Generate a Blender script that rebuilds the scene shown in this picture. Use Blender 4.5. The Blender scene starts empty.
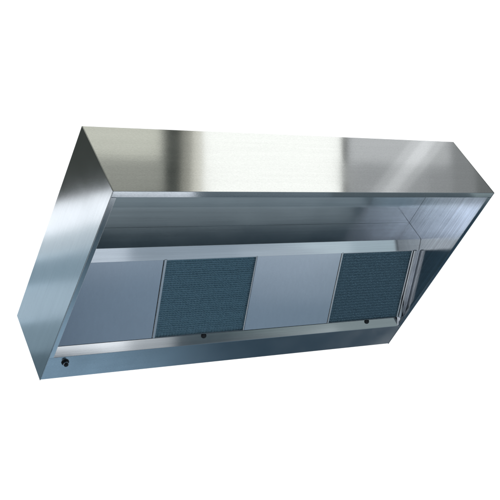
import bpy, bmesh, math, random
from mathutils import Vector, Matrix

# ------------------------------------------------------------------ camera, world, lamps
scene = bpy.context.scene
col = scene.collection
cam_data = bpy.data.cameras.new('camera')
cam_data.sensor_width = 36.0
cam_data.lens = 71.4537
cam_data.clip_start = 0.05
cam_data.clip_end = 200.0
cam = bpy.data.objects.new('camera', cam_data)
col.objects.link(cam)
scene.camera = cam


def basis(right, up, fwd):
    return Matrix((right, up, -fwd)).transposed().to_4x4()


C_RIGHT = Vector((0.838451, -0.369757, -0.40035))
C_UP = Vector((0.028289, -0.704098, 0.709539))
C_FWD = C_UP.cross(C_RIGHT)
cam.matrix_world = Matrix.Translation((-1.57413, -2.25489, 0.34153)) @ basis(C_RIGHT, C_UP, C_FWD)

scene.view_settings.view_transform = 'Standard'
scene.view_settings.look = 'None'
scene.view_settings.exposure = 0.0
scene.view_settings.gamma = 1.0
scene.cycles.max_bounces = 14
scene.cycles.glossy_bounces = 10
scene.cycles.sample_clamp_indirect = 6.0

world = bpy.data.worlds.new('World')
scene.world = world
world.use_nodes = True
wn, wl = world.node_tree.nodes, world.node_tree.links
wn.clear()


def node(nodes, kind, **kw):
    n = nodes.new(kind)
    for k, v in kw.items():
        setattr(n, k, v)
    return n


w_out = node(wn, 'ShaderNodeOutputWorld')
w_bg = node(wn, 'ShaderNodeBackground')
w_tc = node(wn, 'ShaderNodeTexCoord')
w_sep = node(wn, 'ShaderNodeSeparateXYZ')
w_map = node(wn, 'ShaderNodeMapRange')
w_map.inputs[1].default_value = -1.0
w_map.inputs[2].default_value = 1.0
w_ramp = node(wn, 'ShaderNodeValToRGB')
wl.new(w_tc.outputs['Generated'], w_sep.inputs[0])
wl.new(w_sep.outputs['Z'], w_map.inputs[0])
wl.new(w_map.outputs[0], w_ramp.inputs[0])
WORLD_STOPS = [  # height of the direction, colour of the dim studio round the hood
    (-1.00, (0.090, 0.130, 0.190)),
    (-0.70, (0.035, 0.060, 0.075)),
    (-0.35, (0.024, 0.062, 0.105)),
    (0.00, (0.030, 0.050, 0.060)),
    (0.55, (0.050, 0.060, 0.055)),
    (1.00, (0.080, 0.085, 0.075)),
]
el = w_ramp.color_ramp.elements
while len(el) > 1:
    el.remove(el[-1])
for i, (z, c) in enumerate(WORLD_STOPS):
    e = el[0] if i == 0 else el.new((z + 1) / 2)
    e.position = (z + 1) / 2
    e.color = (*c, 1)
# soft lobes: glows added to the world by direction, to grade the steel's reflections
LOBES = [  # direction, cos at which the lobe starts, cos at which it is full, colour
    ((0.60, 0.02, -0.80), 0.93, 0.995, (0.20, 0.258, 0.312)),      # added glow below right, in the plain panels
    ((-0.75, -0.47, -0.465), 0.9945, 0.9985, (4.0, 4.4, 5.2)),     # beside the camera, in the right inner corner
    ((0.33, 0.80, -0.50), 0.974, 0.997, (0.33, 0.48, 0.62)),      # behind and below, in the trough
]
acc = w_ramp.outputs[0]
for d, c0, c1, colr in LOBES:
    dv = Vector(d).normalized()
    dot = node(wn, 'ShaderNodeVectorMath', operation='DOT_PRODUCT')
    dot.inputs[1].default_value = dv
    wl.new(w_tc.outputs['Generated'], dot.inputs[0])
    mr = node(wn, 'ShaderNodeMapRange', interpolation_type='SMOOTHERSTEP')
    mr.inputs[1].default_value = c0
    mr.inputs[2].default_value = c1
    wl.new(dot.outputs['Value'], mr.inputs[0])
    mx = node(wn, 'ShaderNodeVectorMath', operation='SCALE')
    mx.inputs[0].default_value = colr
    wl.new(mr.outputs[0], mx.inputs['Scale'])
    ad = node(wn, 'ShaderNodeVectorMath', operation='ADD')
    wl.new(acc, ad.inputs[0])
    wl.new(mx.outputs[0], ad.inputs[1])
    acc = ad.outputs[0]
wl.new(acc, w_bg.inputs[0])
w_bg.inputs[1].default_value = 1.0
wl.new(w_bg.outputs[0], w_out.inputs[0])

# area lamps added out of view to draw reflections on the steel: name, location, direction from the hood to the lamp, up, width, height, roll, radiance, colour
LAMPS = [
    ('key_softbox', (2.05, -1.095, 4.475), (0.5442, -0.6062, 0.5799), (0.0283, 0.7041, 0.7095), 0.896, 1.096, 0.0, 1.5, (1,1,.95)),
    ('key_edge', (1.644, -1.273, 4.669), (0.5442, -0.6062, 0.5799), (0.0283, 0.7041, 0.7095), 0.071, 1.096, 0.0, .9, (1,.97,.85)),
    ('key_edge', (1.585, -1.3, 4.697), (0.5442, -0.6062, 0.5799), (0.0283, 0.7041, 0.7095), 0.071, 1.096, 0.0, .35, (1,.97,.82)),
    ('left_fill_panel', (1.079, -1.456, 5.009), (0.5442, -0.6062, 0.5799), (0.0283, 0.7041, 0.7095), 0.935, 0.903, 0.0, .37, (1,1,.88)),
    ('right_fill_panel', (2.672, -0.82, 4.178), (0.5442, -0.6062, 0.5799), (0.0283, 0.7041, 0.7095), 0.522, 1.096, 0.0, .42, (.97,.98,1)),
    ('right_fill_panel', (2.956, -0.695, 4.043), (0.5442, -0.6062, 0.5799), (0.0283, 0.7041, 0.7095), 0.155, 1.096, 0.0, .36, (.97,.98,1)),
    ('right_fill_panel', (3.085, -0.638, 3.981), (0.5442, -0.6062, 0.5799), (0.0283, 0.7041, 0.7095), 0.155, 1.096, 0.0, .29, (.97,.98,1)),
    ('streak_strip', (2.407, -0.674, 3.717), (0.5442, -0.6062, 0.5799), (0.0283, 0.7041, 0.7095), 0.166, 1.011, -38.0, .15, (1,1,1)),
    ('streak_strip', (2.477, -0.722, 3.773), (0.5442, -0.6062, 0.5799), (0.0283, 0.7041, 0.7095), 0.067, 1.028, -38.0, .20, (1,1,1)),
    ('upper_bank_left', (0.381, -0.806, 4.894), (0.0, -0.7226, 0.6912), (-0.0, 0.6912, 0.7226), 1.793, 1.2, 0, .44, (1,.99,.84)),  # added lamp whose edge draws the tonal break along the front
    ('upper_bank_right', (3.223, -0.806, 4.894), (0.0, -0.7226, 0.6912), (-0.0, 0.6912, 0.7226), 0.948, 1.2, 0, .26, (1,1,1)),
    ('side_strip', (-0.915, 1.91, 4.688), (-0.5442, 0.6062, 0.5799), (-0.0283, -0.7041, 0.7095), 1.225, 0.187, 13.0, 1.6, (.90,.94,1)),  # stacked strips added to grade the side panel from top to bottom
    ('side_strip', (-0.91, 2.03, 4.567), (-0.5442, 0.6062, 0.5799), (-0.0283, -0.7041, 0.7095), 1.225, 0.155, 11.0, .80, (.76,.89,1)),
    ('side_strip', (-0.906, 2.143, 4.453), (-0.5442, 0.6062, 0.5799), (-0.0283, -0.7041, 0.7095), 1.225, 0.193, 9.0, .46, (.54,.79,1)),
    ('side_strip', (-0.9, 2.293, 4.302), (-0.5442, 0.6062, 0.5799), (-0.0283, -0.7041, 0.7095), 1.225, 0.232, 7.0, .74, (.64,.83,1)),
    ('side_strip', (-0.893, 2.448, 4.146), (-0.5442, 0.6062, 0.5799), (-0.0283, -0.7041, 0.7095), 1.225, 0.206, 5.0, .40, (.54,.79,1)),
    ('side_strip', (-0.886, 2.634, 3.958), (-0.5442, 0.6062, 0.5799), (-0.0283, -0.7041, 0.7095), 1.225, 0.322, 5.0, .18, (.42,.72,1)),
    ('lip_strip', (1.174, 1.686, 0.963), (0.5442, 0.6062, -0.5799), (0.0283, -0.7041, -0.7095), 1.058, 0.09, 0.0, 1.6, (.88,.93,1)),
    ('splash_strip', (1.363, -0.032, 1.452), (0.5442, -0.5678, -0.6176), (0.0283, -0.7233, 0.6899), 0.29, 0.329, 0.0, .6, (.95,.97,1)),
    ('splash_strip', (0.836, -0.279, 1.214), (0.5442, -0.5678, -0.6176), (0.0283, -0.7233, 0.6899), 0.967, 0.329, 0.0, 1.5, (.95,.97,1)),
    ('rail_strip', (0.988, 0.188, 0.921), (0.5442, -0.1417, -0.8269), (0.0283, -0.982, 0.187), 0.645, 0.284, 0.0, .7, (.88,.93,1)),
    ('rail_fill', (2.208, 0.344, 1.697), (0.5442, -0.1417, -0.8269), (0.0283, -0.982, 0.187), 2.251, 0.31, 0.0, .14, (.95,.98,1)),
    ('frame_strip', (-1.623, 1.482, 1.559), (-0.7791, 0.0575, -0.6243), (-0.3537, -0.8625, 0.362), 0.175, 0.915, 0.0, 1.5, (.95,.97,1)),  # added to light the chamfers of the filter frames
    ('frame_strip', (-1.248, 1.118, 1.057), (-0.7791, 0.0575, -0.6243), (-0.3537, -0.8625, 0.362), 0.143, 0.915, 0.0, 1.5, (.95,.97,1)),
    ('frame_strip', (-0.906, 0.785, 0.6), (-0.7791, 0.0575, -0.6243), (-0.3537, -0.8625, 0.362), 0.159, 0.915, 0.0, 1.5, (.95,.97,1)),
    ('frame_strip', (-0.609, 0.497, 0.203), (-0.7791, 0.0575, -0.6243), (-0.3537, -0.8625, 0.362), 0.271, 0.915, 0.0, 1.5, (.9,.94,1)),
    ('ceiling_wash', (1.41, -0.428, 2.04), (0.0, -0.7226, -0.6912), (0.0, 0.6912, -0.7226), 2.741, 0.22, 0, .44, (.82,.94,1)),
    ('ceiling_band', (1.858, 1.335, 1.935), (0.0, 0.7226, -0.6912), (0.0, -0.6912, -0.7226), 2.047, 0.3, 0, .28, (.80,.93,1)),
    ('corner_band', (-0.824, 2.483, 0.615), (0.0, 0.7226, -0.6912), (0.0, -0.6912, -0.7226), 0.629, 0.45, 0, .7, (.62,.85,1)),
    ('corner_band', (-1.374, 2.308, 0.805), (0.0, 0.7226, -0.6912), (0.0, -0.6912, -0.7226), 0.956, 0.45, 0, 1.4, (.85,.92,1)),
    ('strip_fill', (2.052, 0.17, 1.873), (0.5442, -0.5678, -0.6176), (0.0283, -0.7233, 0.6899), 1.948, 0.322, 0.0, .20, (.80,1,.98)),
    ('rail_corner', (-0.785, 0.061, 0.395), (-0.5442, -0.1417, -0.8269), (-0.0283, -0.982, 0.187), 0.96, 0.233, 0.0, .85, (.88,.95,1)),
    ('panel_glow', (1.666, 0.426, 1.332), (0.5442, -0.0399, -0.838), (0.0283, -0.9974, 0.0659), 1.87, 0.361, 0.0, .09, (.92,.96,1)),
    ('panel_glow', (2.209, 0.519, 1.561), (0.5442, -0.0399, -0.838), (0.0283, -0.9974, 0.0659), 0.72, 0.557, 0.0, .12, (.95,.97,1)),
    ('right_fill_panel', (3.215, -0.581, 3.919), (0.5442, -0.6062, 0.5799), (0.0283, 0.7041, 0.7095), 0.155, 1.096, 0.0, .17, (.97,.98,1)),
    ('glint_plate_lamp', (0.021, 0.04, 1.338), (-0.8427, -0.3184, -0.4342), (-0.0502, -0.7564, 0.6521), 0.191, 0.358, 0.0, .8, (.92,.94,1)),  # added lamp, reflected in the small tilted plate by the trough
    ('lip_fill', (1.985, 1.329, 1.35), (0.5442, 0.6062, -0.5799), (0.0283, -0.7041, -0.7095), 0.877, 0.09, 0.0, .26, (.80,.92,1)),
    ('lip_fill', (2.812, 0.964, 1.746), (0.5442, 0.6062, -0.5799), (0.0283, -0.7041, -0.7095), 1.096, 0.09, 0.0, .13, (.95,1,.95)),
]
for nm, loc, away, up, sx, sy, roll, rad, colr in LAMPS:
    ld = bpy.data.lights.new(nm, 'AREA')
    ld.shape = 'RECTANGLE'
    ld.size, ld.size_y = sx, sy
    ld.energy = rad * math.pi * sx * sy
    ld.color = colr
    lo = bpy.data.objects.new(nm, ld)
    col.objects.link(lo)
    f = Vector(away).normalized()
    u = Vector(up).normalized()
    lo.matrix_world = (Matrix.Translation(loc) @ basis(u.cross(f), u, -f)
                       @ Matrix.Rotation(math.radians(roll), 4, 'Z'))

# the white backdrop is a translucent sheet lit evenly from behind by one large lamp added out of view
BD_DIST = 7.6
bd_c = cam.matrix_world.translation + C_FWD * BD_DIST
ld = bpy.data.lights.new('backdrop_lamp', 'AREA')
ld.shape = 'RECTANGLE'
ld.size, ld.size_y = 7.2, 7.2
ld.energy = 1.32 * math.pi * 7.2 * 7.2
lo = bpy.data.objects.new('backdrop_lamp', ld)
col.objects.link(lo)
lo.matrix_world = Matrix.Translation(bd_c + C_FWD * 0.45) @ basis(-C_RIGHT, C_UP, -C_FWD)

# ------------------------------------------------------------------ materials


def new_mat(name):
    m = bpy.data.materials.new(name)
    m.use_nodes = True
    nt = m.node_tree
    return m, nt.nodes, nt.links, nt.nodes['Principled BSDF']


def steel(name, colr, grain, rough=0.16, streak=0.10, aniso=0.0, coarse=0.0, bump=0.05, wave=0.0012):
    """brushed stainless sheet: fine streaks along the grain (0 x, 1 y, 2 z), a little tooth"""
    m, N, Lk, P = new_mat(name)
    P.inputs['Metallic'].default_value = 1.0
    tc = node(N, 'ShaderNodeTexCoord')

    def streaks(along, across, detail):
        mp = node(N, 'ShaderNodeMapping')
        sc = [across] * 3
        sc[grain] = along
        mp.inputs['Scale'].default_value = sc
        Lk.new(tc.outputs['Object'], mp.inputs[0])
        t = node(N, 'ShaderNodeTexNoise')
        t.inputs['Scale'].default_value = 1.0
        t.inputs['Detail'].default_value = detail
        Lk.new(mp.outputs[0], t.inputs['Vector'])
        return t.outputs['Fac']

    fine = streaks(3.0, 420.0, 2.0)
    wide = streaks(1.2, 60.0, 3.0)
    blot = node(N, 'ShaderNodeTexNoise')
    blot.inputs['Scale'].default_value = 5.0
    blot.inputs['Detail'].default_value = 4.0
    Lk.new(tc.outputs['Object'], blot.inputs['Vector'])
    mixf = node(N, 'ShaderNodeMix')
    mixf.inputs[0].default_value = 0.45
    Lk.new(fine, mixf.inputs[2])
    Lk.new(wide, mixf.inputs[3])
    fac = mixf.outputs[0]
    if coarse > 0:
        tooth = streaks(110.0, 420.0, 1.0)
        mc = node(N, 'ShaderNodeMix')
        mc.inputs[0].default_value = coarse
        Lk.new(fac, mc.inputs[2])
        Lk.new(tooth, mc.inputs[3])
        fac = mc.outputs[0]
    # colour
    r = node(N, 'ShaderNodeValToRGB')
    e = r.color_ramp.elements
    e[0].position, e[1].position = 0.28, 0.72
    e[0].color = (*[c * (1 - streak) for c in colr], 1)
    e[1].color = (*[min(1, c * (1 + streak)) for c in colr], 1)
    Lk.new(fac, r.inputs[0])
    Lk.new(r.outputs[0], P.inputs['Base Color'])
    # roughness
    ra = node(N, 'ShaderNodeMapRange')
    ra.inputs[1].default_value, ra.inputs[2].default_value = 0.3, 0.7
    ra.inputs[3].default_value, ra.inputs[4].default_value = rough * 0.85, rough * 1.15
    Lk.new(blot.outputs['Fac'], ra.inputs[0])
    Lk.new(ra.outputs[0], P.inputs['Roughness'])
    if aniso:
        P.inputs['Anisotropic'].default_value = aniso
        tg = node(N, 'ShaderNodeTangent', direction_type='UV_MAP', uv_map='grain')
        Lk.new(tg.outputs[0], P.inputs['Tangent'])
    if bump:
        b = node(N, 'ShaderNodeBump')
        b.inputs['Strength'].default_value = bump
        b.inputs['Distance'].default_value = 0.0006
        Lk.new(fac, b.inputs['Height'])
        wv = node(N, 'ShaderNodeTexNoise')            # the sheet is never quite flat
        wv.inputs['Scale'].default_value = 2.6
        wv.inputs['Detail'].default_value = 1.0
        Lk.new(tc.outputs['Object'], wv.inputs['Vector'])
        b0 = node(N, 'ShaderNodeBump')
        b0.inputs['Strength'].default_value = 1.0
        b0.inputs['Distance'].default_value = wave
        Lk.new(wv.outputs['Fac'], b0.inputs['Height'])
        Lk.new(b0.outputs[0], b.inputs['Normal'])
        Lk.new(b.outputs[0], P.inputs['Normal'])
    return m


STEEL = (0.60, 0.615, 0.625)
M_FRONT = steel('brushed_steel_front', STEEL, 0, rough=0.10, streak=0.10, coarse=0.6, bump=0.065)
M_SIDE = steel('brushed_steel_side', STEEL, 1, rough=0.15, streak=0.06, coarse=0.25, bump=0.05)
M_SKIN = steel('brushed_steel_inner_skin', (0.62, 0.635, 0.66), 1, rough=0.16, streak=0.24, coarse=0.0, bump=0.16)
M_LINER = steel('brushed_steel_liner', STEEL, 0, rough=0.13, streak=0.10, coarse=0.1, bump=0.04)
M_PANEL = steel('brushed_steel_panel', (0.56, 0.585, 0.62), 1, rough=0.17, streak=0.05, coarse=0.3, bump=0.04)
M_TROUGH = steel('brushed_steel_trough', (0.57, 0.595, 0.615), 0, rough=0.22, streak=0.09, coarse=0.6, bump=0.06)
M_FRAME = steel('filter_frame_steel', (0.64, 0.65, 0.655), 1, rough=0.22, streak=0.08, bump=0.03)


def plain(name, colr, metal, rough, noise=0.15, scale=60.0):
    m, N, Lk, P = new_mat(name)
    P.inputs['Metallic'].default_value = metal
    P.inputs['Roughness'].default_value = rough
    tc = node(N, 'ShaderNodeTexCoord')
    t = node(N, 'ShaderNodeTexNoise')
    t.inputs['Scale'].default_value = scale
    t.inputs['Detail'].default_value = 4
    Lk.new(tc.outputs['Object'], t.inputs['Vector'])
    r = node(N, 'ShaderNodeValToRGB')
    e = r.color_ramp.elements
    e[0].position, e[1].position = 0.3, 0.7
    e[0].color = (*[c * (1 - noise) for c in colr], 1)
    e[1].color = (*[c * (1 + noise) for c in colr], 1)
    Lk.new(t.outputs['Fac'], r.inputs[0])
    Lk.new(r.outputs[0], P.inputs['Base Color'])
    return m


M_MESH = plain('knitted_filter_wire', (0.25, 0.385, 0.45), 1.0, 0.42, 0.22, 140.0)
M_MESH_SHADED = plain('shaded_filter_wire', (0.15, 0.235, 0.28), 1.0, 0.44, 0.25, 140.0)  # copy of the filter wire, darkened for the shade on the right filter
M_BLACK = plain('black_plastic', (0.012, 0.012, 0.013), 0.0, 0.4, 0.2)
M_CHROME = plain('bright_steel', (0.62, 0.63, 0.64), 1.0, 0.12, 0.05)
M_DARK = plain('dark_bolt_steel', (0.05, 0.052, 0.055), 1.0, 0.35, 0.2)
M_BACK, bN, bL, bP = new_mat('white_backdrop_sheet')
b_tr = node(bN, 'ShaderNodeBsdfTranslucent')
b_tc = node(bN, 'ShaderNodeTexCoord')
b_no = node(bN, 'ShaderNodeTexNoise')
b_no.inputs['Scale'].default_value = 3.0
b_ra = node(bN, 'ShaderNodeValToRGB')
b_ra.color_ramp.elements[0].color = (0.89, 0.89, 0.89, 1)
b_ra.color_ramp.elements[1].color = (0.91, 0.91, 0.91, 1)
bL.new(b_tc.outputs['Object'], b_no.inputs['Vector'])
bL.new(b_no.outputs['Fac'], b_ra.inputs[0])
bL.new(b_ra.outputs[0], b_tr.inputs[0])
bL.new(b_tr.outputs[0], bN['Material Output'].inputs[0])

# ------------------------------------------------------------------ mesh helpers (hood coordinates: x along, y to the back, z up from the top)
W, H, L = 2.0, 0.37884, 1.11541
ZT = 3.2
ORG = Vector((W / 2, L / 2, -H))
T = 0.002


def build(name, verts, faces, mat, parent, grain=0, bevel=0.0, segs=2, smooth=False, label=None):
    me = bpy.data.meshes.new(name)
    me.from_pydata([Vector(v) - ORG for v in verts], [], faces)
    bm = bmesh.new()
    bm.from_mesh(me)
    bmesh.ops.recalc_face_normals(bm, faces=bm.faces)
    uvl = bm.loops.layers.uv.new('grain')
    g = Vector([1.0 if i == grain else 0.0 for i in range(3)])
    for f in bm.faces:
        n = f.normal
        a = g if abs(n.dot(g)) < 0.9 else Vector((g.y, g.z, g.x))
        a = (a - n * n.dot(a)).normalized()
        b = n.cross(a)
        for lp in f.loops:
            lp[uvl].uv = (lp.vert.co.dot(a), lp.vert.co.dot(b))
        f.smooth = smooth
    bm.to_mesh(me)
    bm.free()
    me.materials.append(mat)
    o = bpy.data.objects.new(name, me)
    col.objects.link(o)
    if parent is not None:
        o.parent = parent
    if bevel:
        b = o.modifiers.new('bevel', 'BEVEL')
        b.width = bevel
        b.segments = segs
        b.limit_method = 'ANGLE'
        b.angle_limit = math.radians(25)
    if label:
        o['label'] = label
    return o


def prism_x(profile, x0, x1):
    """closed (y, z) outline swept along x"""
    n = len(profile)
    v = [(x0, y, z) for y, z in profile] + [(x1, y, z) for y, z in profile]
    f = [tuple(range(n - 1, -1, -1)), tuple(range(n, 2 * n))]
    for i in range(n):
        j = (i + 1) % n
        f.append((i, j, n + j, n + i))
    return v, f


def sheet_profile(line, t, side=1):
    """an open (y, z) polyline thickened to one side"""
    off = []
    n = len(line)
    for i in range(n):
        dirs = []
        if i > 0:
            dirs.append((Vector(line[i]) - Vector(line[i - 1])).normalized())
        if i < n - 1:
            dirs.append((Vector(line[i + 1]) - Vector(line[i])).normalized())
        ns = [Vector((-d.y, d.x)) * side for d in dirs]
        m = sum(ns, Vector((0, 0)))
        m.normalize()
        k = t / max(0.3, m.dot(ns[0]))
        off.append(Vector(line[i]) + m * k)
    return [tuple(p) for p in line] + [tuple(p) for p in reversed(off)]


def box(x0, x1, y0, y1, z0, z1):
    v = [(x0, y0, z0), (x1, y0, z0), (x1, y1, z0), (x0, y1, z0), (x0, y0, z1), (x1, y0, z1), (x1, y1, z1), (x0, y1, z1)]
    f = [(0, 3, 2, 1), (4, 5, 6, 7), (0, 1, 5, 4), (1, 2, 6, 5), (2, 3, 7, 6), (3, 0, 4, 7)]
    return v, f


def join(*parts):
    V, F = [], []
    for v, f in parts:
        k = len(V)
        V += list(v)
        F += [tuple(i + k for i in q) for q in f]
    return V, F


def lathe(rings, centre, axis, n=24, ref=None):
    """rings: (radius, height along axis)"""
    axis = Vector(axis).normalized()
    a = axis.orthogonal().normalized() if ref is None else Vector(ref)
    b = axis.cross(a)
    c = Vector(centre)
    V, F = [], []
    for r, hgt in rings:
        for k in range(n):
            t = 2 * math.pi * k / n
            V.append(c + axis * hgt + (a * math.cos(t) + b * math.sin(t)) * r)
    for i in range(len(rings) - 1):
        for k in range(n):
            q = (k + 1) % n
            F.append((i * n + k, i * n + q, (i + 1) * n + q, (i + 1) * n + k))
    F.append(tuple(range(n - 1, -1, -1)))
    F.append(tuple(range((len(rings) - 1) * n, len(rings) * n)))
    return V, F


# ------------------------------------------------------------------ the white backdrop
bw = 3.2
bverts, bfaces = [], []
NB = 12
for j in range(NB + 1):
    for i in range(NB + 1):
        s, t = (i / NB * 2 - 1) * bw, (j / NB * 2 - 1) * bw
        bend = 0.0
        bverts.append(C_RIGHT * s + C_UP * t - C_FWD * bend)
for j in range(NB):
    for i in range(NB):
        a = j * (NB + 1) + i
        bfaces.append((a, a + 1, a + NB + 2, a + NB + 1))
bme = bpy.data.meshes.new('backdrop')
bme.from_pydata(bverts, [], bfaces)
bme.materials.append(M_BACK)
for pl in bme.polygons:
    pl.use_smooth = True
backdrop = bpy.data.objects.new('backdrop', bme)
backdrop.location = bd_c
col.objects.link(backdrop)
backdrop['kind'] = 'structure'
backdrop['label'] = 'plain seamless white studio backdrop behind the steel hood'

# ------------------------------------------------------------------ the hood
hood = bpy.data.objects.new('exhaust_hood', None)
hood.location = ORG + Vector((0, 0, ZT))
hood.empty_display_size = 0.3
col.objects.link(hood)
hood['label'] = 'long brushed stainless steel kitchen exhaust hood, open underneath, with two dark mesh grease filters'
hood['category'] = 'exhaust hood'

LIP = 0.030          # turned-in lip of the front panel
SL = 0.024           # turned-in lip of the side panels
y_s, z_s, z_r = 0.505, -0.058, -0.181   # filter housing: front plane, ceiling height, lower edge
a_f = math.radians(24.5)                # slope of the filters
ca, sa = math.cos(a_f), math.sin(a_f)
RAIL = 0.062
a_r = math.radians(28.0)                # the rail above them is steeper
P0 = (y_s + RAIL * math.cos(a_r), z_r - RAIL * math.sin(a_r))


def on_slope(s, d=0.0):
    """(y, z) at s metres down the filter slope from the rail, d above its face"""
    return (P0[0] + s * ca + d * sa, P0[1] - s * sa + d * ca)


# front panel: tall face folded back along the top and under into a lip
line = [(0.014, 0.0), (0.0, 0.0), (0.0, -H), (LIP, -H), (LIP, -H + 0.012)]
v, f = prism_x(sheet_profile(line, T, 1), 0.0037, W - 0.0037)
front = build('front_panel', v, f, M_FRONT, hood, 0, 0.0020, 4)

# side panels: flat sheets with a lip folded in along the bottom
for k in (0, 1):
    if k == 0:
        prof = [(0.0, -0.0), (0.0, -H), (SL, -H), (SL, -H + 0.010)]
    else:
        prof = [(W, -0.0), (W, -H), (W - SL, -H), (W - SL, -H + 0.010)]
    sp = sheet_profile([prof[0], prof[1]], T, 1 if k == 0 else -1)
    x0, x1 = (0.0, 0.0034) if k == 0 else (W - 0.0034, W)
    plate = box(x0, x1, -0.0008, L + 0.0010, -H - 0.0010, -0.0002)
    fx0, fx1 = (0.0036, SL) if k == 0 else (W - SL, W - 0.0036)
    lip = box(fx0, fx1, LIP + 0.0008, 0.965, -H - 0.0008, -H + 0.0012)
    hx0, hx1 = (SL - 0.0018, SL) if k == 0 else (W - SL, W - SL + 0.0018)
    hem = box(hx0, hx1, LIP + 0.0008, 0.965, -H + 0.0013, -H + 0.012)
    v, f = plate
    side = build('side_panel', v, f, M_SIDE, hood, 1, 0.0011)
    v, f = join(lip, hem)
    build('side_lip', v, f, M_SIDE, side, 1, 0.0005)
    ix0, ix1 = (0.0165, 0.018) if k == 0 else (W - 0.018, W - 0.0165)
    v, f = box(ix0, ix1, 0.0032, L - 0.0035, -H + 0.0016, z_s - 0.0004)
    build('inner_skin', v, f, M_SKIN, side, 1)

# top and back sheets
v, f = box(0.0037, W - 0.0037, 0.0145, L - 0.0025, -T, 0.0)
build('top_panel', v, f, M_FRONT, hood, 0, 0.0006)
v, f = box(0.0037, W - 0.0037, L - 0.0022, L, -H + 0.003, 0.0)
build('back_panel', v, f, M_FRONT, hood, 0, 0.0006)

# inner ceiling and filter housing (upright face folded into a sloping rail)
v, f = box(0.0192, W - 0.0192, 0.0035, y_s - 0.0006, z_s, z_s + T)
build('inner_ceiling', v, f, M_LINER, hood, 0)
line = [(y_s, z_s), (y_s, z_r), P0, on_slope(0.0, 0.012)]
v, f = prism_x(sheet_profile(line, T, 1), 0.0191, W - 0.0191)
build('filter_housing', v, f, M_LINER, hood, 0, 0.0008)

# grease trough along the back: splash strip folded into a flat bottom
y_k = 0.966
trough_bottom = prism_x(sheet_profile([(y_k, -H), (L - 0.003, -H), (L - 0.003, -H + 0.02)], T, 1), 0.0037, W - 0.0037)
v, f = trough_bottom
trough = build('grease_trough', v, f, M_TROUGH, hood, 0, 0.0006)
line = [(0.931, -0.3475), (y_k - 0.0006, -H + 0.0002)]
v, f = prism_x(sheet_profile(line, T, 1), 0.0186, W - 0.031)
build('splash_strip', v, f, M_LINER, trough, 0, 0.0005)
gx0, gx1, gt = W - 0.0305, W - 0.0186, 0.0015          # tilted plate added beside the strip to catch a bright reflection
gv = [(gx0, 0.931, -0.3475), (gx0, y_k - 0.0008, -H + 0.0003), (gx1, y_k - 0.018, -H + 0.0003), (gx1, 0.913, -0.3475)]
gv += [(x + gt, y + gt, z + gt) for x, y, z in gv]
build('glint_plate', gv, [(0, 1, 2, 3), (4, 7, 6, 5), (0, 4, 5, 1), (1, 5, 6, 2), (2, 6, 7, 3), (3, 7, 4, 0)], M_LINER, trough, 0)

# drain plug in the trough: hexagonal nut, threaded spigot and a small wing
dc = Vector((0.088, 1.004, -H))
v, f = lathe([(0.017, 0.0), (0.017, -0.004)], dc, (0, 0, 1), 32)
plug = build('drain_plug', v, f, M_DARK, trough, 0, 0.0006)
v, f = lathe([(0.0125, -0.004), (0.0135, -0.005), (0.0135, -0.011), (0.0120, -0.0125)], dc, (0, 0, 1), 6)
build('hex_nut', v, f, M_CHROME, plug, 0, 0.0006)
v, f = lathe([(0.0085, -0.0125), (0.0098, -0.0135), (0.0098, -0.0185), (0.0070, -0.0205)], dc, (0, 0, 1), 24)
build('plug_cap', v, f, M_DARK, plug, 0, 0.0004)

# ------------------------------------------------------------------ filters and blanking panels on the slope
S_LEN = 0.3795
random.seed(4)


def slope_box(x0, x1, s0, s1, d0, d1):
    V = []
    for d in (d0, d1):
        for x, s in ((x0, s0), (x1, s0), (x1, s1), (x0, s1)):
            y, z = on_slope(s, d)
            V.append((x, y, z))
    F = [(0, 3, 2, 1), (4, 5, 6, 7), (0, 1, 5, 4), (1, 2, 6, 5), (2, 3, 7, 6), (3, 0, 4, 7)]
    return V, F


def blank_panel(x0, x1, label):
    v, f = join(slope_box(x0, x1, -0.004, S_LEN, 0.0022, 0.0042),
                )
    o = build('blank_panel', v, f, M_PANEL, hood, 1, 0.0008, label=label)
    for xa, xb in ((x0, x0 + 0.002), (x1 - 0.002, x1)):
        v, f = slope_box(xa, xb, -0.004, S_LEN, 0.0043, 0.02)
        build('panel_flange', v, f, M_PANEL, o, 1)
    return o


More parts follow.
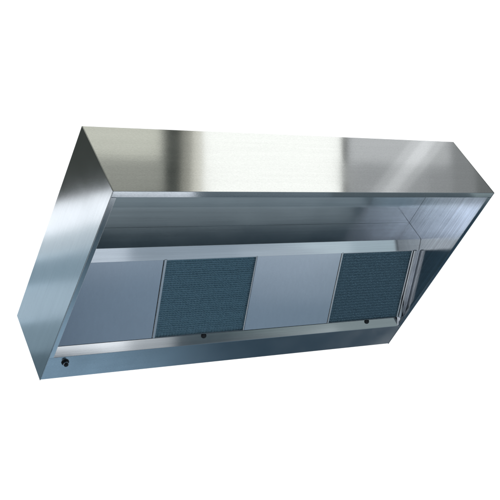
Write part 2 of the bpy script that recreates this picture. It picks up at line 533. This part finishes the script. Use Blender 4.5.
def knit(x0, x1, s0, s1, upright, seed):
    """layers of crimped knitted wire as one corrugated sheet"""
    rnd = random.Random(seed)
    ph = [rnd.uniform(0, 6.28) for _ in range(8)]
    nx, ns = int((x1 - x0) / 0.0016), int((s1 - s0) / 0.0016)
    V, F = [], []
    for j in range(ns + 1):
        s = s0 + (s1 - s0) * j / ns
        for i in range(nx + 1):
            x = x0 + (x1 - x0) * i / nx
            p, q = (x, s) if upright else (s, x)
            zig = abs(((q / 0.0150 + 0.10 * math.sin(p * 210 + ph[0])) % 1.0) - 0.5) * 2
            row = math.sin(2 * math.pi * (p / 0.0105 + 0.30 * zig) + 0.35 * math.sin(q * 31 + ph[1]))
            d = 0.0095 + 0.0021 * row + 0.0006 * math.sin(p * 97 + ph[2]) + rnd.uniform(-0.0004, 0.0004)
            y, z = on_slope(s, d)
            V.append((x, y, z))
    for j in range(ns):
        for i in range(nx):
            a = j * (nx + 1) + i
            F.append((a, a + 1, a + nx + 2, a + nx + 1))
    return V, F


def grease_filter(x0, x1, wl_, wr_, upright, seed, label, knob_x):
    v, f = join(slope_box(x0, x0 + wl_, -0.004, S_LEN, -0.001, 0.022), slope_box(x1 - wr_, x1, -0.004, S_LEN, -0.001, 0.022),
                slope_box(x0 + wl_, x1 - wr_, -0.004, 0.003, 0.000, 0.021), slope_box(x0 + wl_, x1 - wr_, S_LEN - 0.004, S_LEN, 0.000, 0.021))
    fr = build('grease_filter', v, f, M_FRAME, hood, 1, 0.0036, 1, label=label)
    v, f = knit(x0 + wl_ - 0.001, x1 - wr_ + 0.001, 0.0025, S_LEN - 0.0035, upright, seed)
    build('filter_mesh', v, f, M_MESH_SHADED if upright else M_MESH, fr, 0, 0, 2, True)
    v, f = lathe([(0.0125, 0.0005), (0.0130, 0.003), (0.0118, 0.0062), (0.0080, 0.0085), (0.0030, 0.0092)], (knob_x, 0.9365, -0.3520), (0, -0.70, -0.714), 26)
    build('filter_knob', v, f, M_BLACK, fr, 0, 0, 2, True)
    return fr


XA, XB, XC, XD = 0.482, 0.975, 1.474, 1.950
blank_panel(0.010, XA - 0.001, 'plain steel blanking panel beside the left filter')
grease_filter(XA + 0.001, XB - 0.001, 0.014, 0.006, False, 3, 'dark mesh grease filter with level wavy rows, between the two plain panels', 0.770)
blank_panel(XB + 0.001, XC - 0.001, 'plain steel blanking panel between the two mesh filters')
grease_filter(XC + 0.001, XD - 0.005, 0.009, 0.009, True, 9, 'shade-darkened mesh grease filter with upright ribs, beside the right side panel', 1.759)
v, f = slope_box(XD - 0.0015, XD + 0.0160, -0.004, S_LEN, -0.005, 0.020)
guide = build('filter_guide', v, f, M_FRAME, hood, 1, 0.0030, 1)
v, f = slope_box(XD + 0.0165, W - 0.0186, -0.004, S_LEN + 0.004, 0.003, 0.006)
build('guide_flange', v, f, M_PANEL, guide, 1)
